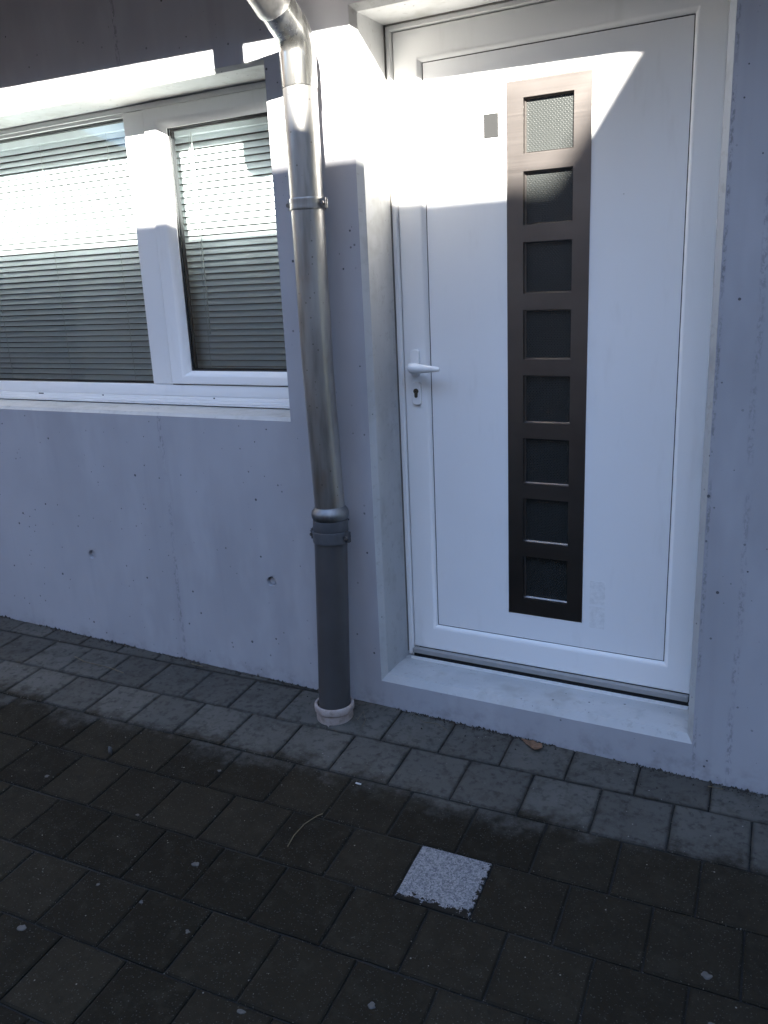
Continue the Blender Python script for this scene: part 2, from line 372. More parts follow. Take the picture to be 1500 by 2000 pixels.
# ------------------------------------------------------------------ concrete wall
DO = (-0.134, 0.911, 0.096, 2.227)      # door opening, outer edge of its chamfer
WO = (-2.75, -0.440, 1.010, 2.131)      # window opening
wall = empty('concrete_wall', (0, 0, 0))
tag(wall, 'grey cast concrete house wall holding the white door and window', 'wall')
ties = [(-1.497, 0.409), (-0.579, 0.410), (-2.42, 0.409)]
bm = NB(); hs = 0.03
xs = sorted({-4.59, WO[0], WO[1], DO[0], DO[1], 8.0} | {t[0] + s * hs for t in ties for s in (-1, 1)})
zs = sorted({-0.4, DO[2], DO[3], WO[2], WO[3], 2.70} | {ties[0][1] - hs, ties[0][1] + hs})
V = {}
def gv(x, z):
    if (x, z) not in V: V[(x, z)] = bm.verts.new((x, 0, z))
    return V[(x, z)]
for i in range(len(xs) - 1):
    for j in range(len(zs) - 1):
        x0, x1, z0, z1 = xs[i], xs[i + 1], zs[j], zs[j + 1]; mx_, mz_ = (x0 + x1) / 2, (z0 + z1) / 2
        if any(O[0] < mx_ < O[1] and O[2] < mz_ < O[3] for O in (DO, WO)): continue
        hit = [t for t in ties if abs(t[0] - mx_) < 1e-6 and abs(mz_ - t[1]) < 0.02]
        q = [gv(x0, z0), gv(x1, z0), gv(x1, z1), gv(x0, z1)]
        if not hit: bm.faces.new(q); continue
        tx, tz_ = hit[0]; n = 24
        rings = []
        for rr, yy in ((0.0195, 0), (0.0180, 0.004), (0.0172, 0.017), (0.0135, 0.018), (0.0125, 0.0095)):
            rings.append([bm.verts.new((tx + rr * math.cos(math.pi * 1.25 + 2 * math.pi * k / n), yy, tz_ + rr * math.sin(math.pi * 1.25 + 2 * math.pi * k / n))) for k in range(n)])
        for s in range(4):
            for k in range(n // 4):
                a = rings[0][s * n // 4 + k]; b2 = rings[0][(s * n // 4 + k + 1) % n]
                bm.faces.new((q[s], b2, a))
            bm.faces.new((q[s], q[(s + 1) % 4], rings[0][((s + 1) * n // 4) % n]))
        for a, c2 in zip(rings, rings[1:]):
            for k in range(n): bm.faces.new((a[k], a[(k + 1) % n], c2[(k + 1) % n], c2[k]))
        bm.faces.new(rings[-1])
# thickness so that the wall is a solid at its outer rim
o = build('wall_face', bm, 'concrete_face', wall)
# reveals with the chamfered arris
bm = NB()
loops(bm, [DO + (0.0,), (-0.1165, 0.893, 0.120, 2.209, 0.018), (-0.1150, 0.8945, 0.124, 2.208, 0.10), (-0.1145, 0.895, 0.116, 2.207, 0.36)])
build('door_reveal', bm, 'concrete_reveal', wall)
bm = NB()
loops(bm, [WO + (0.0,), (-2.735, -0.441, 1.022, 2.119, 0.012), (-2.733, -0.443, 1.024, 2.118, 0.36)])
build('window_reveal', bm, 'concrete_reveal', wall)
# ------------------------------------------------------------------ room behind (kept dark by the blinds)
def shell(name, x0, x1, y0, y1, z0, z1, mat):
    b2 = NB(); box(b2, x0, x1, y0, y1, z0, z1)
    b2.faces.ensure_lookup_table()
    for f in list(b2.faces):
        if abs(f.calc_center_median().y - y0) < 1e-4: b2.faces.remove(f)
    o = build(name, b2, mat); return tag(o, kind='structure')
shell('room_interior', -4.0, 3.2, 0.36, 3.4, 0.05, 2.6, 'room')
bm = NB()
for (x0, x1, z0, z1) in ((-4.0, -2.733, .05, 2.6), (-.443, -.1145, .05, 2.6), (.895, 3.2, .05, 2.6), (-2.733, -.443, .05, 1.024), (-2.733, -.443, 2.118, 2.6), (-.1145, .895, .05, .116), (-.1145, .895, 2.207, 2.6)):
    bm.faces.new([bm.verts.new(q) for q in ((x0, .36, z0), (x1, .36, z0), (x1, .36, z1), (x0, .36, z1))])
build('inner_face', bm, 'room', wall)

# ------------------------------------------------------------------ paving
base_v = NB()
def gp(x, y, dz=0.0): return (x, y, gz(max(-6, min(6, x)), max(-8, y)) + dz)
nx = [-60, -20, -6, 6, 20, 60]; ny = [0.06, -8, -20, -60]
grid = [[base_v.verts.new(gp(x, y, -0.0065)) for x in nx] for y in ny]
for j in range(len(ny) - 1):
    for i in range(len(nx) - 1): base_v.faces.new((grid[j][i], grid[j][i + 1], grid[j + 1][i + 1], grid[j + 1][i]))
tag(build('ground', base_v, 'ground'), kind='structure')
pav = empty('pavement', (0, 0, 0)); tag(pav, kind='structure')
PU, PV = 0.2046, 0.2026
NRM = Vector((0.0146, -0.0634, 1.0)).normalized()
ROT = Matrix(((E1[0], -E1[1], 0, 0), (E1[1], E1[0], 0, 0), (0, 0, 1, 0), (0, 0, 0, 1)))
def paver_mesh(poly, bev=0.0036, depth=0.05, jit=0.0, rng=random):
    """poly: ccw outline around the origin (in grid axes); chamfered top at z = 0."""
    b2 = NB(); n = len(poly); cx = sum(p[0] for p in poly) / n; cy = sum(p[1] for p in poly) / n
    # subdivide edges so that arrises can be slightly worn
    pts = []
    for i in range(n):
        a, c2 = poly[i], poly[(i + 1) % n]
        k = 3
        for s in range(k):
            f = s / k; d = rng.uniform(-jit, jit) if s else rng.uniform(0, jit)
            px_, py_ = a[0] + (c2[0] - a[0]) * f, a[1] + (c2[1] - a[1]) * f
            L = math.hypot(px_ - cx, py_ - cy) or 1; pts.append((px_ + (cx - px_) / L * d, py_ + (cy - py_) / L * d))
    def loop(inset, z):
        out = []
        for (px_, py_) in pts:
            L = math.hypot(px_ - cx, py_ - cy) or 1
            out.append(b2.verts.new((px_ + (cx - px_) / L * inset, py_ + (cy - py_) / L * inset, z)))
        return out
    l0, l1, l2 = loop(0, -depth), loop(0, -bev), loop(bev * 1.5, 0)
    m_ = len(pts)
    for A, B in ((l0, l1), (l1, l2)):
        for i in range(m_): b2.faces.new((A[i], A[(i + 1) % m_], B[(i + 1) % m_], B[i]))
    b2.faces.new(l2)
    bmesh.ops.recalc_face_normals(b2, faces=b2.faces)
    me = bpy.data.meshes.new('paver'); b2.to_mesh(me); b2.free(); return me
J = 0.0021
hw, hh = PU / 2 - J, PV / 2 - J
full = [paver_mesh([(-hw, -hh), (hw, -hh), (hw, hh), (-hw, hh)], jit=0.0016) for _ in range(8)]
for me in full: me.materials.append(MAT['paver'])
def place(me, u, v, name='paver', tilt=0.004, dz=0.0012):
    x = u * E1[0] + v * E2[0]; y = u * E1[1] + v * E2[1]
    o = link(name, me, pav)
    q = Vector((0, 0, 1)).rotation_difference((NRM + Vector((random.uniform(-tilt, tilt), random.uniform(-tilt, tilt), 0))).normalized()).to_matrix().to_4x4()
    o.matrix_basis = Matrix.Translation((x, y, gz(x, y) + random.uniform(-dz, dz))) @ q @ ROT
    return o
def clip_wall(poly):
    """Clip a polygon in (u, v) to y <= -0.003."""
    f = lambda p: -(p[0] * E1[1] + p[1] * E2[1]) - 0.003
    out = []
    for i in range(len(poly)):
        a, c2 = poly[i], poly[(i + 1) % len(poly)]; fa, fc = f(a), f(c2)
        if fa >= 0: out.append(a)
        if fa * fc < 0:
            t_ = fa / (fa - fc); out.append((a[0] + (c2[0] - a[0]) * t_, a[1] + (c2[1] - a[1]) * t_))
    return out
offs = {0: 0.0626, 1: 0.1525, 2: 0.0626, 3: 0.1545, 4: 0.0600, 5: 0.1610}
for r in range(0, 10):
    v0 = 0.1926 + (r - 2) * PV
    v1 = v0 + PV; off = offs.get(r, offs[4 + r % 2])
    for n in range(-16, 11):
        u0 = off + n * PU; u1 = u0 + PU
        uc, vc = (u0 + u1) / 2, (v0 + v1) / 2
        xc = uc * E1[0] + vc * E2[0]
        if xc < -2.75 or xc > 1.75: continue
        if r >= 3 and (xc < -2.6 + 0.14 * (r - 3) or xc > 1.6): continue
        rect = [(u0 + J, v0 + J), (u1 - J, v0 + J), (u1 - J, v1 - J), (u0 + J, v1 - J)]
        cl = clip_wall(rect)
        if len(cl) < 3: continue
        area = abs(sum(cl[i][0] * cl[(i + 1) % len(cl)][1] - cl[(i + 1) % len(cl)][0] * cl[i][1] for i in range(len(cl)))) / 2
        if area < 0.0006: continue
        if r == 4 and abs(u0 - (0.06 + PU)) < 0.01:
            # the pale slab
            me = paver_mesh([(-hw, -hh), (hw, -hh), (hw, hh), (-hw, hh)], 0.002, jit=0.001); me.materials.append(MAT['granite'])
            o = place(me, uc, vc, 'granite_paver', 0.001, 0.0); o['label'] = 'single pale speckled granite slab set among dark pavers'
            continue
        if len(cl) == 4 and abs(area - 4 * hw * hh) < 1e-4 or area > 4 * hw * hh - 1e-5:
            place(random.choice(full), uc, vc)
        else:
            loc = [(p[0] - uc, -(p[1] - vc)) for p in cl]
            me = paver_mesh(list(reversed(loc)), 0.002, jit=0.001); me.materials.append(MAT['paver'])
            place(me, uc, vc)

# ------------------------------------------------------------------ door
door = empty('front_door', (0.39, 0.2, 0.12))
tag(door, 'white entrance door with a tall dark metal strip of eight square panes', 'door')
FX0, FX1, FZ0, FZ1 = -0.1135, 0.894, 0.126, 2.206      # frame outside
LX0, LX1, LZ0, LZ1 = -0.0915, 0.872, 0.1595, 2.186      # leaf
bm = NB()
loops(bm, [(FX0, FX1, FZ0, FZ1, 0.30), (FX0, FX1, FZ0, FZ1, 0.184), (FX0 + .003, FX1 - .003, FZ0 + .002, FZ1 - .003, 0.181), (FX0 + .014, FX1 - .014, FZ0 + .004, FZ1 - .014, 0.181), (LX0 - .003, LX1 + .003, FZ0 + .006, LZ1 + .003, 0.189), (LX0 - .003, LX1 + .003, FZ0 + .006, LZ1 + .003, 0.30)])
build('door_frame', bm, 'white_upvc', door)
bm = NB()
box(bm, FX0 - .004, FX0 - .0003, 0.176, 0.19, 0.14, FZ1)
box(bm, FX0, FX1, 0.176, 0.19, FZ1 + .0003, FZ1 + .004)
build('sealant', bm, plain('sealant', (0.16, 0.15, 0.135), 0.7), door)
PX0, PX1, PZ0, PZ1 = 0.0, 0.787, 0.2524, 2.0924
bm = NB(); bw = 0.0165
loops(bm, [(LX0, LX1, LZ0, LZ1, 0.25), (LX0, LX1, LZ0, LZ1, 0.191), (LX0 + .0025, LX1 - .0025, LZ0 + .0025, LZ1 - .0025, 0.1885),
           (PX0 - bw, PX1 + bw, PZ0 - bw, PZ1 + bw, 0.1885), (PX0 - bw + .004, PX1 + bw - .004, PZ0 - bw + .004, PZ1 + bw - .004, 0.190), (PX0 - .0015, PX1 + .0015, PZ0 - .0015, PZ1 + .0015, 0.2005), (PX0 - .0015, PX1 + .0015, PZ0 - .0015, PZ1 + .0015, 0.206)])
leaf = build('door_leaf', bm, 'white_upvc', door, True)
# black sheet as painted shade in the leaf gap, gasket round the panel
bm = NB(); loops(bm, [(LX0 - .004, LX1 + .004, LZ0 - .004, LZ1 + .004, 0.245), (LX0 + .01, LX1 - .01, LZ0 + .01, LZ1 - .01, 0.245)])
build('leaf_gap_shade', bm, 'gap_shade', door)
bm = NB(); loops(bm, [(PX0 - .0018, PX1 + .0018, PZ0 - .0018, PZ1 + .0018, 0.2038), (PX0 + .004, PX1 - .004, PZ0 + .004, PZ1 - .004, 0.2038)])
build('panel_gasket', bm, 'black_gasket', door)
# panel, cut out behind the eight panes
SX0, SX1, SZ0, SZ1 = 0.2691, 0.5222, 0.3434, 2.0023
wx0, wx1 = 0.3210, 0.4710
wz = [(1.9545 - 0.2004 * i - 0.1515, 1.9545 - 0.2004 * i) for i in range(8)]
def plate(bm, x0, x1, z0, z1, holes, y, yb):
    """Flat plate with rectangular holes in one column, walls of the holes from y to yb."""
    hx0, hx1 = holes[0][0], holes[0][1]
    zs2 = sorted({z0, z1} | {h[2] for h in holes} | {h[3] for h in holes}); xs2 = [x0, hx0, hx1, x1]; Vd = {}
    g = lambda x, z: Vd.setdefault((x, z), bm.verts.new((x, y, z))) if (x, z) not in Vd else Vd[(x, z)]
    for i in range(3):
        for j in range(len(zs2) - 1):
            if i == 1 and any(abs(h[2] - zs2[j]) < 1e-6 for h in holes): continue
            bm.faces.new([g(xs2[i], zs2[j]), g(xs2[i + 1], zs2[j]), g(xs2[i + 1], zs2[j + 1]), g(xs2[i], zs2[j + 1])])
    for h in holes:
        a = [g(h[0], h[2]), g(h[1], h[2]), g(h[1], h[3]), g(h[0], h[3])]
        c2 = [bm.verts.new((v.co.x, yb, v.co.z)) for v in a]
        for i in range(4): bm.faces.new((a[i], a[(i + 1) % 4], c2[(i + 1) % 4], c2[i]))
    return g
bm = NB(); plate(bm, PX0 + .0015, PX1 - .0015, PZ0 + .0015, PZ1 - .0015, [(wx0 - .004, wx1 + .004, a - .004, c2 + .004) for a, c2 in wz], 0.2022, 0.222)
build('door_panel', bm, 'white_panel', door)
bm = NB(); yF = 0.2003
g = plate(bm, SX0, SX1, SZ0, SZ1, [(wx0, wx1, a, c2) for a, c2 in wz], yF, 0.2175)
for (p, q) in (((SX0, SZ0), (SX1, SZ0)), ((SX1, SZ0), (SX1, SZ1)), ((SX1, SZ1), (SX0, SZ1)), ((SX0, SZ1), (SX0, SZ0))):
    bm.faces.new([bm.verts.new(v) for v in ((p[0], yF, p[1]), (q[0], yF, q[1]), (q[0], 0.2021, q[1]), (p[0], 0.2021, p[1]))])
strip = build('metal_strip', bm, 'brushed_steel', door)
for a, c2 in wz:
    bm = NB(); box(bm, wx0 - .003, wx1 + .003, 0.2178, 0.2218, a - .003, c2 + .003)
    build('pane', bm, 'pimpled_glass', strip)
    bm = NB(); loops(bm, [(wx0 + .0002, wx1 - .0002, a + .0002, c2 - .0002, 0.2125), (wx0 + .0045, wx1 - .0045, a + .0045, c2 - .0045, 0.2165)])
    build('glazing_bead', bm, 'brushed_steel', strip)
# threshold and weather bar
bm = NB(); box(bm, FX0 + .0235, FX1 - .0235, 0.166, 0.187, 0.1420, 0.1590, 0.0012)
build('weather_bar', bm, 'grey_weather_bar', door)
bm = NB(); box(bm, FX0 + .0235, FX1 - .0235, 0.177, 0.30, 0.1180, 0.1415)
build('threshold_gap_shade', bm, 'gap_shade', door)  # solid black bar painted for the shaded gap under the weather bar
bm = NB(); box(bm, FX0 + .0215, FX1 - .0215, 0.1585, 0.1765, 0.1185, 0.1245, 0.0008); box(bm, FX0 + .0215, FX1 - .0215, 0.1560, 0.1584, 0.1170, 0.1325, 0.0006)
build('threshold', bm, 'aluminium', door)
# lever handle
hx = -0.0475; hy = 0.1885
def oblong(bm, cx, cz, w, h, y0, y1, r=None, n=8, top=0.002):
    r = r or w / 2; pts = []
    for (sx, sz, a0) in ((1, 1, 0), (-1, 1, 90), (-1, -1, 180), (1, -1, 270)):
        for k in range(n + 1):
            a = math.radians(a0 + 90 * k / n); pts.append((cx + sx * (w / 2 - r) + r * math.cos(a), cz + sz * (h / 2 - r) + r * math.sin(a)))
    prev = None
    for s, y in ((1, y0), (1, y1 + top), (1 - 2 * top / w, y1)):
        v = [bm.verts.new((cx + (p[0] - cx) * s, y, cz + (p[1] - cz) * (1 - (1 - s) * w / h))) for p in pts]
        if prev:
            for i in range(len(v)): bm.faces.new((prev[i], prev[(i + 1) % len(v)], v[(i + 1) % len(v)], v[i]))
        prev = v
    bm.faces.new(prev)
hd = None
bm = NB(); oblong(bm, hx, 1.1925, 0.031, 0.086, hy, hy - 0.012, 0.011)
hd = build('handle_plate', bm, 'white_upvc', door, True)
bm = NB()
path = [(hx, hy - .008, 1.180), (hx, hy - .028, 1.180), (hx + .001, hy - .042, 1.180), (hx + .008, hy - .0515, 1.1800), (hx + .022, hy - .056, 1.1795), (hx + .045, hy - .0575, 1.1785), (hx + .075, hy - .0575, 1.1775), (hx + .100, hy - .057, 1.1770), (hx + .108, hy - .0568, 1.1768)]
tube(bm, path, [.0125, .0125, .0150, .0172, .0165, .0142, .0112, .0086, .0066], 20, True)
for v in bm.verts: v.co.y = hy - .052 + (v.co.y - (hy - .052)) * 0.82 if v.co.x > hx + .025 else v.co.y
build('handle_lever', bm, 'white_upvc', hd, True)
bm = NB(); oblong(bm, hx + .0015, 1.0905, 0.032, 0.077, hy, hy - 0.010, 0.010)
esc = build('lock_plate', bm, 'white_upvc', door, True)
bm = NB()
cz = 1.0985; cyl = []
n = 14
for k in range(n + 1):
    a = math.radians(-50 + 280 * k / n); cyl.append((hx + .0010 + .0088 * math.cos(a), cz + .0088 * math.sin(a)))
for k in range(7):
    a = math.radians(180 + 180 * k / 6); cyl.append((hx + .0010 + .0052 * math.cos(a), cz - .0170 + .0052 * math.sin(a)))
f0 = [bm.verts.new((p[0], hy - .0085, p[1])) for p in cyl]; f1 = [bm.verts.new((p[0], hy - .0135, p[1])) for p in cyl]
for i in range(len(cyl)): bm.faces.new((f0[i], f0[(i + 1) % len(cyl)], f1[(i + 1) % len(cyl)], f1[i]))
bm.faces.new(f1)
lc = build('lock_cylinder', bm, plain('dark_brass', (0.10, 0.085, 0.06), 0.4, 0.8), esc)
bm = NB(); box(bm, hx - .0022, hx + .0038, hy - .0142, hy - .0134, cz - .0012, cz + .0012)
build('keyhole', bm, 'gap_shade', esc)
# stickers
bm = NB(); box(bm, 0.1965, 0.2435, 0.2018, 0.2021, 1.8565, 1.9245); o = build('sticker', bm, 'sticker_grey', door); o['label'] = 'small grey rectangular sticker beside the metal strip'
for (x0, x1, z0, z1) in ((0.546, 0.596, 0.414, 0.494), (0.546, 0.596, 0.330, 0.406)):
    bm = NB(); box(bm, x0, x1, 0.2016, 0.2021, z0, z1); o = build('tape_residue', bm, 'tape_mark', door); o['label'] = 'faint grey square left by old tape'

# ------------------------------------------------------------------ window
win = empty('window', (-1.5, 0.18, 1.024)); tag(win, 'wide white window with fixed pane and narrow side sash above the wall', 'window')
WX0, WX1 = -2.731, -0.4445; yf = 0.18
bm = NB()
# outer frame: head, jambs, lower rail, mullion
box(bm, WX0, WX1, yf - .004, yf + .07, 2.098, 2.117, 0.002); box(bm, WX0, WX1, yf + .006, yf + .072, 2.086, 2.099, 0.002)
box(bm, WX0, WX1, yf - .002, yf + .07, 1.060, 1.1035, 0.003)
box(bm, WX0, -2.66, yf - .001, yf + .069, 1.1040, 2.0855, 0.003); box(bm, -0.52, WX1, yf - .001, yf + .069, 1.1040, 2.0855, 0.003)
build('window_frame', bm, 'white_upvc', win, True)
bm = NB(); box(bm, -1.212, -1.1105, yf - .003, yf + .068, 1.1042, 2.0972, 0.005, 3); build('mullion', bm, 'white_upvc', win, True)
# side sash
bm = NB()
sx0, sx1, sz0, sz1 = -1.1065, -0.4755, 1.1075, 2.0965; gx0, gx1, gz0, gz1 = -1.0235, -0.5560, 1.1560, 2.0270
loops(bm, [(sx0, sx1, sz0, sz1, yf + .05), (sx0, sx1, sz0, sz1, yf - .008), (sx0 + .004, sx1 - .004, sz0 + .004, sz1 - .004, yf - .012),
           (gx0 - .030, gx1 + .030, gz0 - .022, gz1 + .030, yf - .012), (gx0 - .024, gx1 + .024, gz0 - .017, gz1 + .024, yf - .010), (gx0 - .004, gx1 + .004, gz0 - .003, gz1 + .004, yf + .012), (gx0, gx1, gz0, gz1, yf + .014), (gx0, gx1, gz0, gz1, yf + .05)])
sash = build('side_sash', bm, 'white_upvc', win, True)
bm = NB(); box(bm, -1.1104, -1.1066, yf - .0015, yf + .06, 1.1042, 2.0972); box(bm, -1.1066, -0.476, yf - .0010, yf + .05, 1.1040, 1.1074); build('sash_gap_shade', bm, 'gap_shade', win)  # dark bars at the frame face, painted for the shadow lines round the sash
def pane(name, x0, x1, z0, z1, y, parent):
    b2 = NB(); b2.faces.new([b2.verts.new(q) for q in ((x0, y, z0), (x1, y, z0), (x1, y, z1), (x0, y, z1))])
    return build(name, b2, 'window_glass', parent, flip=False)
pane('glass_pane', gx0 - .003, gx1 + .003, gz0 - .003, gz1 + .003, yf + .024, win)
pane('glass_pane', -2.662, -1.209, 1.102, 2.088, yf + .024, win)
bm = NB()
loops(bm, [(gx0 - .001, gx1 + .001, gz0 - .001, gz1 + .001, yf + .018), (gx0 + .004, gx1 - .004, gz0 + .004, gz1 - .004, yf + .020), (gx0 + .004, gx1 - .004, gz0 + .004, gz1 - .004, yf + .023)])
loops(bm, [(gx0 - .001, gx1 + .001, gz0 - .001, gz1 + .001, yf + .030), (gx0 + .009, gx1 - .009, gz0 + .009, gz1 - .009, yf + .030), (gx0 + .009, gx1 - .009, gz0 + .009, gz1 - .009, yf + .044)])
build('sash_gasket', bm, 'black_gasket', win)
bm = NB()
loops(bm, [(-2.660, -1.2118, 1.1036, 2.0862, yf + .016), (-2.656, -1.216, 1.1065, 2.083, yf + .020), (-2.656, -1.216, 1.1065, 2.083, yf + .023)])
loops(bm, [(-2.660, -1.2118, 1.1036, 2.0862, yf + .030), (-2.652, -1.221, 1.110, 2.079, yf + .030), (-2.652, -1.221, 1.110, 2.079, yf + .044)])
build('pane_gasket', bm, 'black_gasket', win)
# sill profile below the frame
bm = NB()
box(bm, WX0, WX1, yf - .004, yf + .06, 1.0585, 1.0597)
box(bm, WX0, WX1, yf - .008, yf + .06, 1.0455, 1.0580, 0.0015); box(bm, WX0, WX1, yf - .014, yf + .06, 1.0345, 1.0450, 0.0015)
build('sill_profile', bm, 'white_upvc', win)
bm = NB(); box(bm, WX0, WX1, yf - .021, yf + .05, 1.0275, 1.0335, 0.001); build('sill_lip', bm, 'aluminium', win)
bm = NB(); box(bm, WX0, WX1, yf - .012, yf + .05, 1.0242, 1.0272); build('sill_joint', bm, 'gap_shade', win)
for (x, w) in ((-0.906, .007), (-1.493, .007), (-1.865, .030)):
    bm = NB(); box(bm, x - w / 2, x + w / 2, yf - .0088, yf - .0078, 1.0525, 1.0575); build('drain_slot', bm, 'gap_shade', win)

# ------------------------------------------------------------------ blinds
def blind(label, x0, x1, ztop, zbot, cords, wand, y=0.268):
    t0 = empty('venetian_blind', ((x0 + x1) / 2, y, zbot)); tag(t0, label, 'blind', 'venetian blinds behind the window')
    bm = NB(); box(bm, x0, x1, y - .014, y + .014, ztop - .026, ztop, 0.001); build('head_rail', bm, 'slat_white', t0)
    # one slat: shallow arc, nearly closed, outer edge low
    wd, tilt, n = 0.0220, math.radians(66), 4
    b2 = NB(); prof = []
    for k in range(n + 1):
        s = (k / n - 0.5) * wd; c2 = 0.0016 * (1 - (2 * k / n - 1) ** 2)
        prof.append((-(s * math.cos(tilt)) * -1 - c2 * math.sin(tilt), s * math.sin(tilt) + c2 * math.cos(tilt)))
    th = 0.00035
    for sgn in (0, 1):
        pass
    A = [(b2.verts.new((x0, y + p[0], p[1])), b2.verts.new((x1, y + p[0], p[1]))) for p in prof]
    B = [(b2.verts.new((x0, y + p[0] + th, p[1])), b2.verts.new((x1, y + p[0] + th, p[1]))) for p in prof]
    for k in range(n):
        b2.faces.new((A[k][0], A[k][1], A[k + 1][1], A[k + 1][0])); b2.faces.new((B[k][0], B[k + 1][0], B[k + 1][1], B[k][1]))
    b2.faces.new((A[0][0], B[0][0], B[0][1], A[0][1])); b2.faces.new((A[n][0], A[n][1], B[n][1], B[n][0]))
    bmesh.ops.recalc_face_normals(b2, faces=b2.faces)
    me = bpy.data.meshes.new('slat'); b2.to_mesh(me); b2.free(); me.materials.append(MAT['slat_white'])
    for f in me.polygons: f.use_smooth = True
    me.set_sharp_from_angle(angle=math.radians(40))
    z = ztop - .026 - .012; k = 0
    while z > zbot + 0.022:
        o = link('slat', me, t0); o.matrix_basis = Matrix.Translation((0, random.uniform(-.0003, .0003), z + random.uniform(-.0003, .0003))) @ Matrix.Rotation(random.uniform(-.0002, .0002), 4, 'Y')
        z -= 0.0233
    bm = NB(); box(bm, x0, x1, y - .010, y + .010, zbot, zbot + .008, 0.001); build('bottom_rail', bm, 'slat_white', t0)
    for cx in cords:
        bm = NB()
        for yy in (y - .0095,):
            box(bm, cx - .0007, cx + .0007, yy - .0006, yy + .0006, zbot + .006, ztop - .02)
        zz = ztop - .026 - .012
        while zz > zbot + .022:
            box(bm, cx - .0012, cx + .0012, y - .0080, y - .0072, zz - .0135, zz - .0095); zz -= 0.0233
        build('ladder_cord', bm, 'cord', t0)
    bm = NB(); tube(bm, [(wand, y - .022, ztop - .02), (wand, y - .021, ztop - .4), (wand - .001, y - .022, zbot + .16)], .0022, 8, True); build('tilt_wand', bm, 'cord', t0)
blind('long white venetian blind behind the wide fixed pane', -2.65, -1.222, 2.086, 1.066, (-2.142, -1.758, -1.385, -2.50), -2.3)
blind('narrow white venetian blind behind the side sash by the downpipe', -1.092, -0.545, 2.032, 1.132, (-1.072, -0.978, -0.60), -0.955)

# ------------------------------------------------------------------ downpipe
dp = empty('downpipe', (-0.258, -0.10, 0)); tag(dp, 'zinc rain downpipe on grey plastic standpipe beside the door', 'downpipe')
PXA, PYA, R = -0.258, -0.090, 0.0500
def zc(z):                                     # axis of the zinc pipe
    return (PXA + 0.0105 * max(0, (1.2 - z)) / 0.46, PYA + 0.002 * max(0, (1.2 - z)) / 0.46)
def pc(z):                                     # axis of the plastic pipe, leaning out towards its foot
    f = (0.70 - z) / 0.70; return (-0.248 - 0.010 * f, -0.090 - 0.034 * f)
bm = NB(); lathe(bm, [(R, 0.735)] + [(R, 0.75 + 0.05 * i) for i in range(27)], zc); build('pipe', bm, 'zinc', dp, True)
# seam along the pipe
# first elbow and the leaning run out to the gutter
YG, ZG = -0.75, 2.734
A = Vector((PXA, PYA, 2.145)); slope = Vector((0, -1.0, 0.59)).normalized()
def elbow(P, d_in, d_out, rad, n=14):
    ang = d_in.angle(d_out); tlen = rad * math.tan(ang / 2); a = P - d_in * tlen; axis = d_in.cross(d_out).normalized()
    c = a + axis.cross(d_in).normalized() * rad; out = []
    for k in range(n + 1):
        out.append(c + (Matrix.Rotation(ang * k / n, 3, axis) @ (a - c)))
    return out
e1 = elbow(A, Vector((0, 0, 1)), slope, 0.085)
start = Vector((PXA, PYA, 2.010)); end1 = A + slope * 0.135
bm = NB(); tube(bm, [start, start + Vector((0, 0, .004))] + e1 + [end1 - slope * .003, end1], [R + .0012, R + .0022] + [R + .0022] * (len(e1) + 1) + [R + .0022], 44); build('elbow', bm, 'zinc_bright', dp, True)
B_ = Vector((PXA, YG, A.z + (abs(YG) - abs(A.y)) * 0.59))
e2_ = elbow(B_, slope, Vector((0, 0, 1)), 0.085)
s1 = A + slope * 0.118
bm = NB(); tube(bm, [s1, s1 + slope * .002, s1 + slope * .02, s1 + slope * .03, B_ - slope * 0.12], [R + .0048, R + .0056, R + .0052, R + .0046, R + .0046], 40); build('pipe', bm, 'zinc', dp, True)
bm = NB(); tube(bm, [B_ - slope * .14] + e2_ + [Vector((PXA, YG, ZG - .05))], R + .006, 36); build('elbow', bm, 'zinc_bright', dp, True)
# flared bead where the zinc ends on the plastic pipe
bm = NB(); lathe(bm, [(R, 0.752), (R + .0035, 0.745), (R + .0100, 0.738), (R + .0128, 0.728), (R + .0120, 0.717), (R + .0085, 0.710), (R + .0060, 0.7085), (R + .0056, 0.712)], pc); build('pipe_bead', bm, 'zinc_dull', dp, True)
RP = 0.0552
bm = NB(); lathe(bm, [(RP - .004, 0.722), (RP, 0.722)] + [(RP, 0.70 - 0.05 * i) for i in range(15)] + [(RP, -0.03)], pc); build('standpipe', bm, 'pvc_grey', dp, True)
def clamp(z, h, cf, r, mat, dx=0.076, rot=0.0):
    cx, cy = cf(z)
    bm = NB(); lathe(bm, [(r + .0002, z - h / 2), (r + .0028, z - h / 2), (r + .0036, z - h / 2 + .003), (r + .0030, z - h / 4), (r + .0030, z + h / 4), (r + .0036, z + h / 2 - .003), (r + .0028, z + h / 2), (r + .0002, z + h / 2)], (cx, cy))
    for s in (-1, 1):
        for yy in (-.0055, .0035): box(bm, cx + s * (r + .001), cx + s * (r + .018), cy + yy, cy + yy + .002, z - h / 2 + .002, z + h / 2 - .002)
    cl = build('pipe_clamp', bm, mat, dp, True)
    for s in (-1, 1):
        bm = NB(); X = cx + s * (r + .010)
        tube(bm, [(X, cy - .016, z), (X, cy + .013, z)], .0032, 10, True); tube(bm, [(X, cy - .0175, z), (X, cy - .0105, z)], .0068, 6, True); tube(bm, [(X, cy + .0055, z), (X, cy + .011, z)], .0062, 6, True)
        build('bolt', bm, 'bolt_steel', cl)
    bm = NB(); tube(bm, [(cx, cy + r, z), (cx, 0.004, z)], .005, 10, True); tube(bm, [(cx, -.004, z), (cx, -.0005, z)], .014, 18, True)
    build('wall_anchor', bm, 'bolt_steel', cl)
clamp(1.692, 0.033, zc, R, 'zinc'); clamp(0.651, 0.040, pc, RP + .0012, 'clamp_grey')
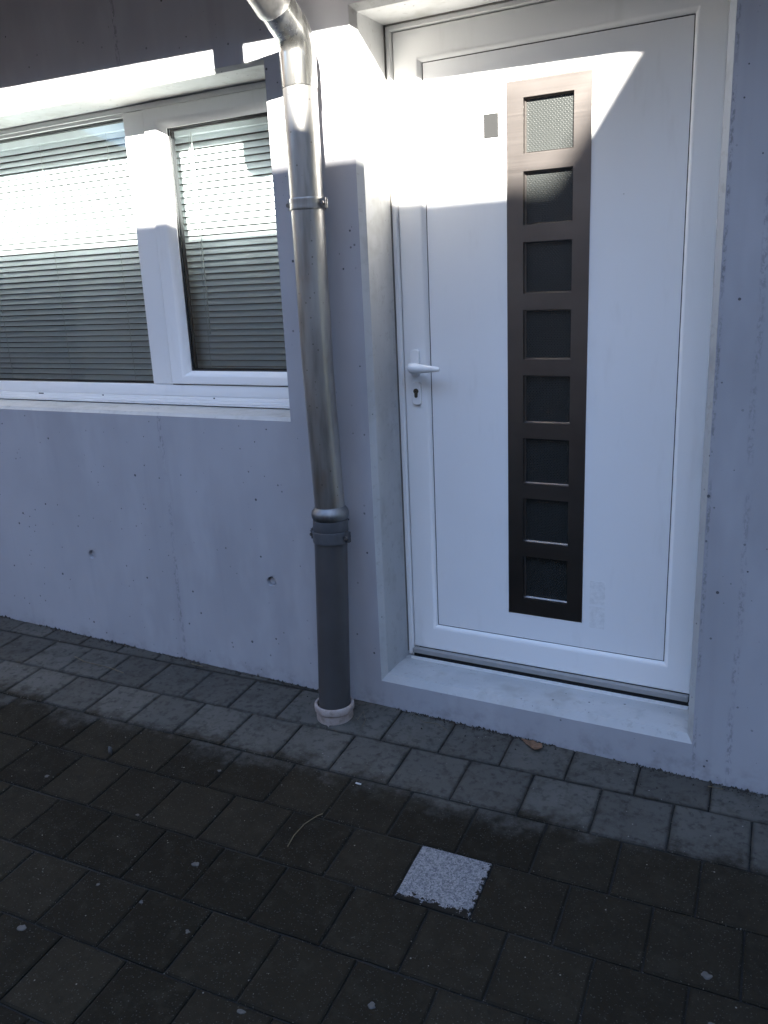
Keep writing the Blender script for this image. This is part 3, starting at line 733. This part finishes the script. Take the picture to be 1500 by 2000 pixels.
bm = NB(); lathe(bm, [(RP, 0.7075), (RP + .0030, 0.7070), (RP + .0030, 0.664), (RP + .0022, 0.6625), (RP, 0.6625)], pc); build('coupler', bm, 'clamp_grey', dp, True)
# socket of the ground drain
fx, fy = pc(0.0); g0 = gz(fx, fy)
ds = empty('drain_socket', (fx, fy, g0)); tag(ds, 'dirty beige drain socket round the foot of the standpipe', 'drain')
bm = NB(); lathe(bm, [(.0585, g0 - .03), (.0585, g0 + .050), (.0605, g0 + .0535), (.0668, g0 + .0535), (.0690, g0 + .051), (.0700, g0 + .040), (.0690, g0 + .031), (.0655, g0 + .0275), (.0645, g0 + .022), (.0642, g0 - .03)], (fx, fy), 48)
build('socket', bm, 'drain_beige', ds, True)
bm = NB(); lathe(bm, [(RP + .0002, g0 + .040), (RP + .0030, g0 + .040), (.0584, g0 + .037)], (fx, fy), 40); build('seal_ring', bm, 'black_gasket', ds, True)

# ------------------------------------------------------------------ roof eave above
eave = empty('roof_eave', (0, 0, 2.64)); tag(eave, 'overhanging roof eave with zinc gutter above the wall', 'roof')
def ez(x): return -0.022 * (x + 0.4)
bm = NB()
def slopebox(bm, x0, x1, y0, y1, z0, z1):
    for v in box(bm, x0, x1, y0, y1, z0, z1): v.co.z += ez(v.co.x)
slopebox(bm, -4.58, 8.0, -0.67, 0.3, 2.655, 2.69); build('soffit', bm, 'soffit_wood', eave)
bm = NB(); slopebox(bm, -4.58, 8.0, -0.695, -0.671, 2.645, 2.80); build('fascia', bm, 'soffit_wood', eave)
bm = NB()
for x in (-4.58, 8.0):
    ex = [bm.verts.new((x, -0.72, 2.815 + ez(x))), bm.verts.new((x, 3.6, 4.6 + ez(x))), bm.verts.new((x, 3.6, 4.5 + ez(x))), bm.verts.new((x, -0.66, 2.70 + ez(x)))]
bm.verts.ensure_lookup_table(); vv = list(bm.verts)
for i in range(4): bm.faces.new((vv[i], vv[(i + 1) % 4], vv[4 + (i + 1) % 4], vv[4 + i]))
bm.faces.new(vv[:4]); bm.faces.new(vv[4:])
build('roof_slope', bm, 'roof_tile', eave)
bm = NB(); prev = None
for x in (-4.58, -3, -1, 1, 3, 5, 8.0):
    v = []
    for k in range(15):
        a = math.pi + math.pi * k / 14; v.append(bm.verts.new((x, YG + .065 * math.cos(a), ZG + .065 * math.sin(a) + ez(x))))
    if prev:
        for k in range(14): bm.faces.new((prev[k], prev[k + 1], v[k + 1], v[k]))
    prev = v
o = build('gutter', bm, 'zinc', eave, True)
sm = o.modifiers.new('thickness', 'SOLIDIFY'); sm.thickness = 0.0015

# ------------------------------------------------------------------ houses across the yard (seen in reflections, they shade the yard) and two added wings that block sky light
D = 8.0
nb = empty('neighbour_house', (-2, -D - 2, -0.5)); tag(nb, 'brown rendered house across the yard with steep side roof', 'house')
zr = 1.85 + TZ * D; xr = 0.495 + SX * D
bm = NB(); box(bm, -9.0, xr, -D - 5, -D, -0.8, zr); build('wall', bm, 'render_brown', nb)
bm = NB(); prof = [(xr + .001, -0.8), (16, -0.8), (16, zr + 1.6), (xr + 1.07, zr + 1.6), (xr + .001, zr)]
f = [bm.verts.new((x, -D, z)) for x, z in prof]; k = [bm.verts.new((x, -D - 5, z)) for x, z in prof]
bm.faces.new(f); bm.faces.new(k)
for i in range(5): bm.faces.new((f[i], f[(i + 1) % 5], k[(i + 1) % 5], k[i]))
build('side_wing', bm, 'render_brown', nb)
for (x, z) in ((-5.5, .6), (-3.6, .6), (-1.7, .6), (0.2, .6), (5.2, .6), (-5.5, 3.4), (-3.6, 3.4), (-1.7, 3.4), (0.2, 3.4), (5.2, 3.4)):
    bm = NB(); box(bm, x - .55, x + .55, -D + .002, -D + .05, z, z + 1.3, 0.004); w_ = build('window', bm, 'white_upvc', nb)
    bm = NB(); box(bm, x - .47, x + .47, -D + .052, -D + .056, z + .08, z + 1.22); build('pane', bm, 'dark_pane', w_)
wg = empty('added_wing_window_side', (-5.5, -1.4, -0.4)); tag(wg, 'unseen brown wing added beyond the window to block sky light', 'light_blocker')  # unseen wing added to cut the sky light on the upper wall
bm = NB(); box(bm, -8.0, -4.6, -2.5, -0.002, -0.6, 5.6); build('wall', bm, 'render_brown', wg)
bm = NB(); box(bm, -8.2, -4.5, -2.6, 0.2, 5.601, 5.75); build('roof', bm, 'roof_tile', wg)
wr = empty('added_wing_door_side', (7.5, -2.5, -0.4)); tag(wr, 'unseen brown wing added beyond the door side to hold back sky light', 'light_blocker')  # unseen block added to keep low sky off the wall from this side
bm = NB(); box(bm, 5.8, 9.5, -5.0, -0.9, -0.6, 3.5); build('wall', bm, 'render_brown', wr)
bm = NB(); box(bm, 5.6, 9.7, -5.2, -0.85, 3.501, 3.65); build('roof', bm, 'roof_tile', wr)
sh = empty('shed', (-12, -D - .3, -0.5)); tag(sh, 'narrow brown shed with pitched roof across the yard', 'shed')
bm = NB(); prof = [(-15.0, -0.8), (-9.02, -0.8), (-9.02, 3.50), (-11.9, 4.65), (-15.0, 3.41)]
f = [bm.verts.new((x, -D, z)) for x, z in prof]; k = [bm.verts.new((x, -D - .2, z)) for x, z in prof]
bm.faces.new(f); bm.faces.new(k)
for i in range(5): bm.faces.new((f[i], f[(i + 1) % 5], k[(i + 1) % 5], k[i]))
build('wall', bm, 'render_brown', sh)
bm = NB()
for (a, c2) in (((-9.01, 3.50), (-11.9, 4.65)), ((-11.9, 4.65), (-15.4, 3.25))):
    q = [bm.verts.new((p[0], y, p[1] + dz)) for dz in (0.002, 0.14) for y in (-D + .01, -D - .22) for p in (a, c2)]
    for ix in ((0, 1, 3, 2), (4, 6, 7, 5), (0, 4, 5, 1), (2, 3, 7, 6), (0, 2, 6, 4), (1, 5, 7, 3)): bm.faces.new([q[i] for i in ix])
build('roof', bm, 'roof_tile', sh)

# ------------------------------------------------------------------ litter on the paving
def on_ground(x, y, h=0.0): return Vector((x, y, gz(x, y) + h))
# dry leaf by the wall
bm = NB(); c0 = on_ground(0.428, -0.038, 0.004)
ax = Vector((0.80, -0.35, 0)).normalized(); ay = Vector((0.35, 0.80, 0)).normalized()
outl = [(-.046, .004, .006), (-.036, .010, .003), (-.018, .013, .004), (-.004, .019, .010), (.012, .016, .007), (.026, .022, .012), (.040, .010, .006), (.042, -.006, .010), (.030, -.014, .004), (.014, -.012, .002), (-.006, -.011, .006), (-.022, -.004, .003), (-.038, .001, .004)]
mid = [bm.verts.new(c0 + ax * s + ay * .003 + Vector((0, 0, .003 + .004 * math.sin(s * 90)))) for s in (-.036, -.012, .012, .034)]
ov = [bm.verts.new(c0 + ax * a + ay * b_ + Vector((0, 0, h))) for a, b_, h in outl]
ctr = bm.verts.new(c0 + ax * .004 + Vector((0, 0, .001)))
for i in range(len(ov)): bm.faces.new((ov[i], ov[(i + 1) % len(ov)], ctr))
for v in mid: bm.verts.remove(v)
o = build('dry_leaf', bm, 'leaf_brown'); tag(o, 'curled brown dry leaf lying against the wall below the door', 'leaf')
sm = o.modifiers.new('thickness', 'SOLIDIFY'); sm.thickness = 0.0008
def stalk(pts, r, label, mat='straw', cat='straw', name='dry_stalk'):
    b2 = NB(); tube(b2, [on_ground(x, y, h) for x, y, h in pts], r, 6, True); o = build(name, b2, mat, None, True); tag(o, label, cat); return o
stalk([(-.040, -.745, .003), (-.048, -.700, .004), (-.045, -.650, .006), (-.032, -.605, .004), (-.022, -.588, .003)], .0014, 'thin curved dry grass stalk on dark pavers before the downpipe')
stalk([(0.005, -0.020, .004), (0.05, -0.050, .005), (0.10, -0.040, .004), (0.14, -0.060, .003)], .0008, 'faint thread of dry grass near the door step corner')
stalk([(0.965, -0.030, .003), (1.005, -0.028, .004)], .0013, 'short pale straw at the wall foot beside the door')
stalk([(-1.50, -0.165, .003), (-1.42, -0.185, .005), (-1.30, -0.180, .004), (-1.20, -.19, .003)], .0016, 'long pale grass stalk on the light pavers under the window')
stalk([(-0.985, -.03, .004), (-0.93, -.032, .004)], .0018, 'short pale straw at the wall foot under the window')
stalk([(-.155, -.145, .02), (-.135, -.135, .05), (-.120, -.150, .03), (-.13, -.16, .006)], .0008, 'bent dry grass blade beside the drain socket')
bm = NB(); c0 = on_ground(0.006, -0.425, .003); box(bm, c0.x - .009, c0.x + .009, c0.y - .0022, c0.y + .0022, c0.z - .002, c0.z + .0008)
o = build('paper_scrap', bm, plain('paper_white', (0.5, 0.5, 0.49), 0.6)); tag(o, 'tiny white paper scrap in the joint before the downpipe', 'scrap')
bm = NB(); c0 = on_ground(-.845, -.612, .004)
bmesh.ops.create_icosphere(bm, subdivisions=2, radius=.011, matrix=Matrix.Translation(c0 + Vector((0, 0, .004))))
for v in bm.verts:
    d = v.co - c0; v.co = c0 + Vector((d.x * .6, d.y * .6, d.z * 1.5)) * (1 + .25 * math.sin(v.co.x * 700) * math.cos(v.co.y * 500))
o = build('pebble', bm, 'gum', None, True); tag(o, 'small pale pebble standing on dark pavers under the window', 'pebble')
# flattened pale spots on the pavers
spots = [(-.237, -.901, .013), (-.500, -1.258, .013), (-.279, -1.067, .007), (-.431, -1.070, .006), (.157, -1.217, .011), (.411, -1.082, .011), (.130, -1.297, .011), (-.949, -.789, .010), (-.534, -.812, .007), (-.439, -.543, .009), (1.055, -.704, .013), (1.082, -.824, .009), (-.026, -1.343, .008), (-.103, -1.093, .010)]
rg = random.Random(3)
gum_labels = ['large pale gum spot between the curved stalk and the side edge of the photo', 'large pale gum spot close to the side edge of the photo below the window',
  'small gum spot just below the large one in the middle of the dark paving', 'smallest gum spot under the window, third from the side edge', 'pale gum spot low in the photo, below the downpipe',
  'pale gum spot directly below the granite slab', 'pale gum spot at the bottom edge below the downpipe', 'gum spot in the second dark row nearest the side edge, under the window',
  'small gum spot beyond the large ones, under the window sash', 'small gum spot nearest the light pavers under the window', 'large pale gum spot on the door side, beyond the granite slab',
  'fainter gum spot at the bottom corner on the door side', 'faint gum spot at the bottom edge, lowest under the window', 'gum spot in the middle of the dark pavers below the downpipe foot']
for (x, y, r), gum_label in zip(spots, gum_labels):
    bm = NB(); n = 18; ph0 = [rg.uniform(.35, 1.3) for _ in range(n)]; ph = [(ph0[i - 1] + ph0[i] * 2 + ph0[(i + 1) % n]) / 4 for i in range(n)]
    def lp(s, h): return [bm.verts.new(on_ground(x + r * s * ph[k] * math.cos(2 * math.pi * k / n), y + r * s * ph[k] * .8 * math.sin(2 * math.pi * k / n), h)) for k in range(n)]
    a, b_ = lp(1, .0005), lp(.8, .0022)
    for k in range(n): bm.faces.new((a[k], a[(k + 1) % n], b_[(k + 1) % n], b_[k]))
    bm.faces.new(b_)
    o = build('gum_spot', bm, 'gum'); tag(o, gum_label, 'gum spot', 'pale gum spots on the dark pavers')
# crumbs of soil along the foot of the wall and the odd grain in the joints
bm = NB(); rg = random.Random(11)
for i in range(4200):
    x = rg.uniform(-2.7, 1.7)
    if math.sin(x * 7.3) + math.sin(x * 17.1 + 1) + rg.uniform(-1, 1) < -0.3: continue
    y = -abs(rg.gauss(0.003, 0.008)) - .002; r = rg.uniform(.0012, .0042) if rg.random() < .93 else rg.uniform(.004, .009)
    if rg.random() < .12: y = -rg.uniform(.01, .10); r *= .6
    c0 = on_ground(x, y, r * .3); q = []
    for d in ((1, 0, -.3), (-.5, .8, -.3), (-.5, -.8, -.3), (0, 0, 1)):
        q.append(bm.verts.new(c0 + Vector([k * r * rg.uniform(.6, 1.2) for k in d])))
    for f in ((0, 1, 2), (0, 1, 3), (1, 2, 3), (2, 0, 3)): bm.faces.new([q[i] for i in f])
tag(build('soil_crumbs', bm, 'soil'), 'dark soil crumbs along the foot of the wall', 'soil', kind='stuff')
# pale and dark grit caught in the paving joints
for nm, mt, cnt, sd in (('joint_grit', 'grit_pale', 420, 5), ('joint_soil', 'soil', 900, 6)):
    bm = NB(); rg = random.Random(sd)
    for i in range(cnt):
        if rg.random() < .6: u = rg.uniform(-2.3, 1.5); v = 0.1926 + PV * rg.choice((0, 1, 1, 1, 2, 2, 3, 4, 5)) + rg.gauss(0, .0035)
        else:
            r = rg.choice((1, 2, 3, 4, 5, 6)); v = 0.1926 + (r - 2) * PV + rg.uniform(0, PV); u = offs.get(r, offs[4 + r % 2]) + PU * rg.randint(-11, 6) + rg.gauss(0, .0035)
        x = u * E1[0] + v * E2[0]; y = u * E1[1] + v * E2[1]
        if y > -.02: continue
        r = rg.uniform(.0008, .0026); c0 = on_ground(x, y, r * .4 - .0005); q = []
        for d in ((1, 0, -.3), (-.5, .8, -.3), (-.5, -.8, -.3), (0, 0, 1)):
            q.append(bm.verts.new(c0 + Vector([k * r * rg.uniform(.6, 1.2) for k in d])))
        for f in ((0, 1, 2), (0, 1, 3), (1, 2, 3), (2, 0, 3)): bm.faces.new([q[i] for i in f])
    tag(build(nm, bm, mt), ('pale grit' if mt == 'grit_pale' else 'dark soil crumbs') + ' caught in the joints between the pavers', 'grit', kind='stuff')
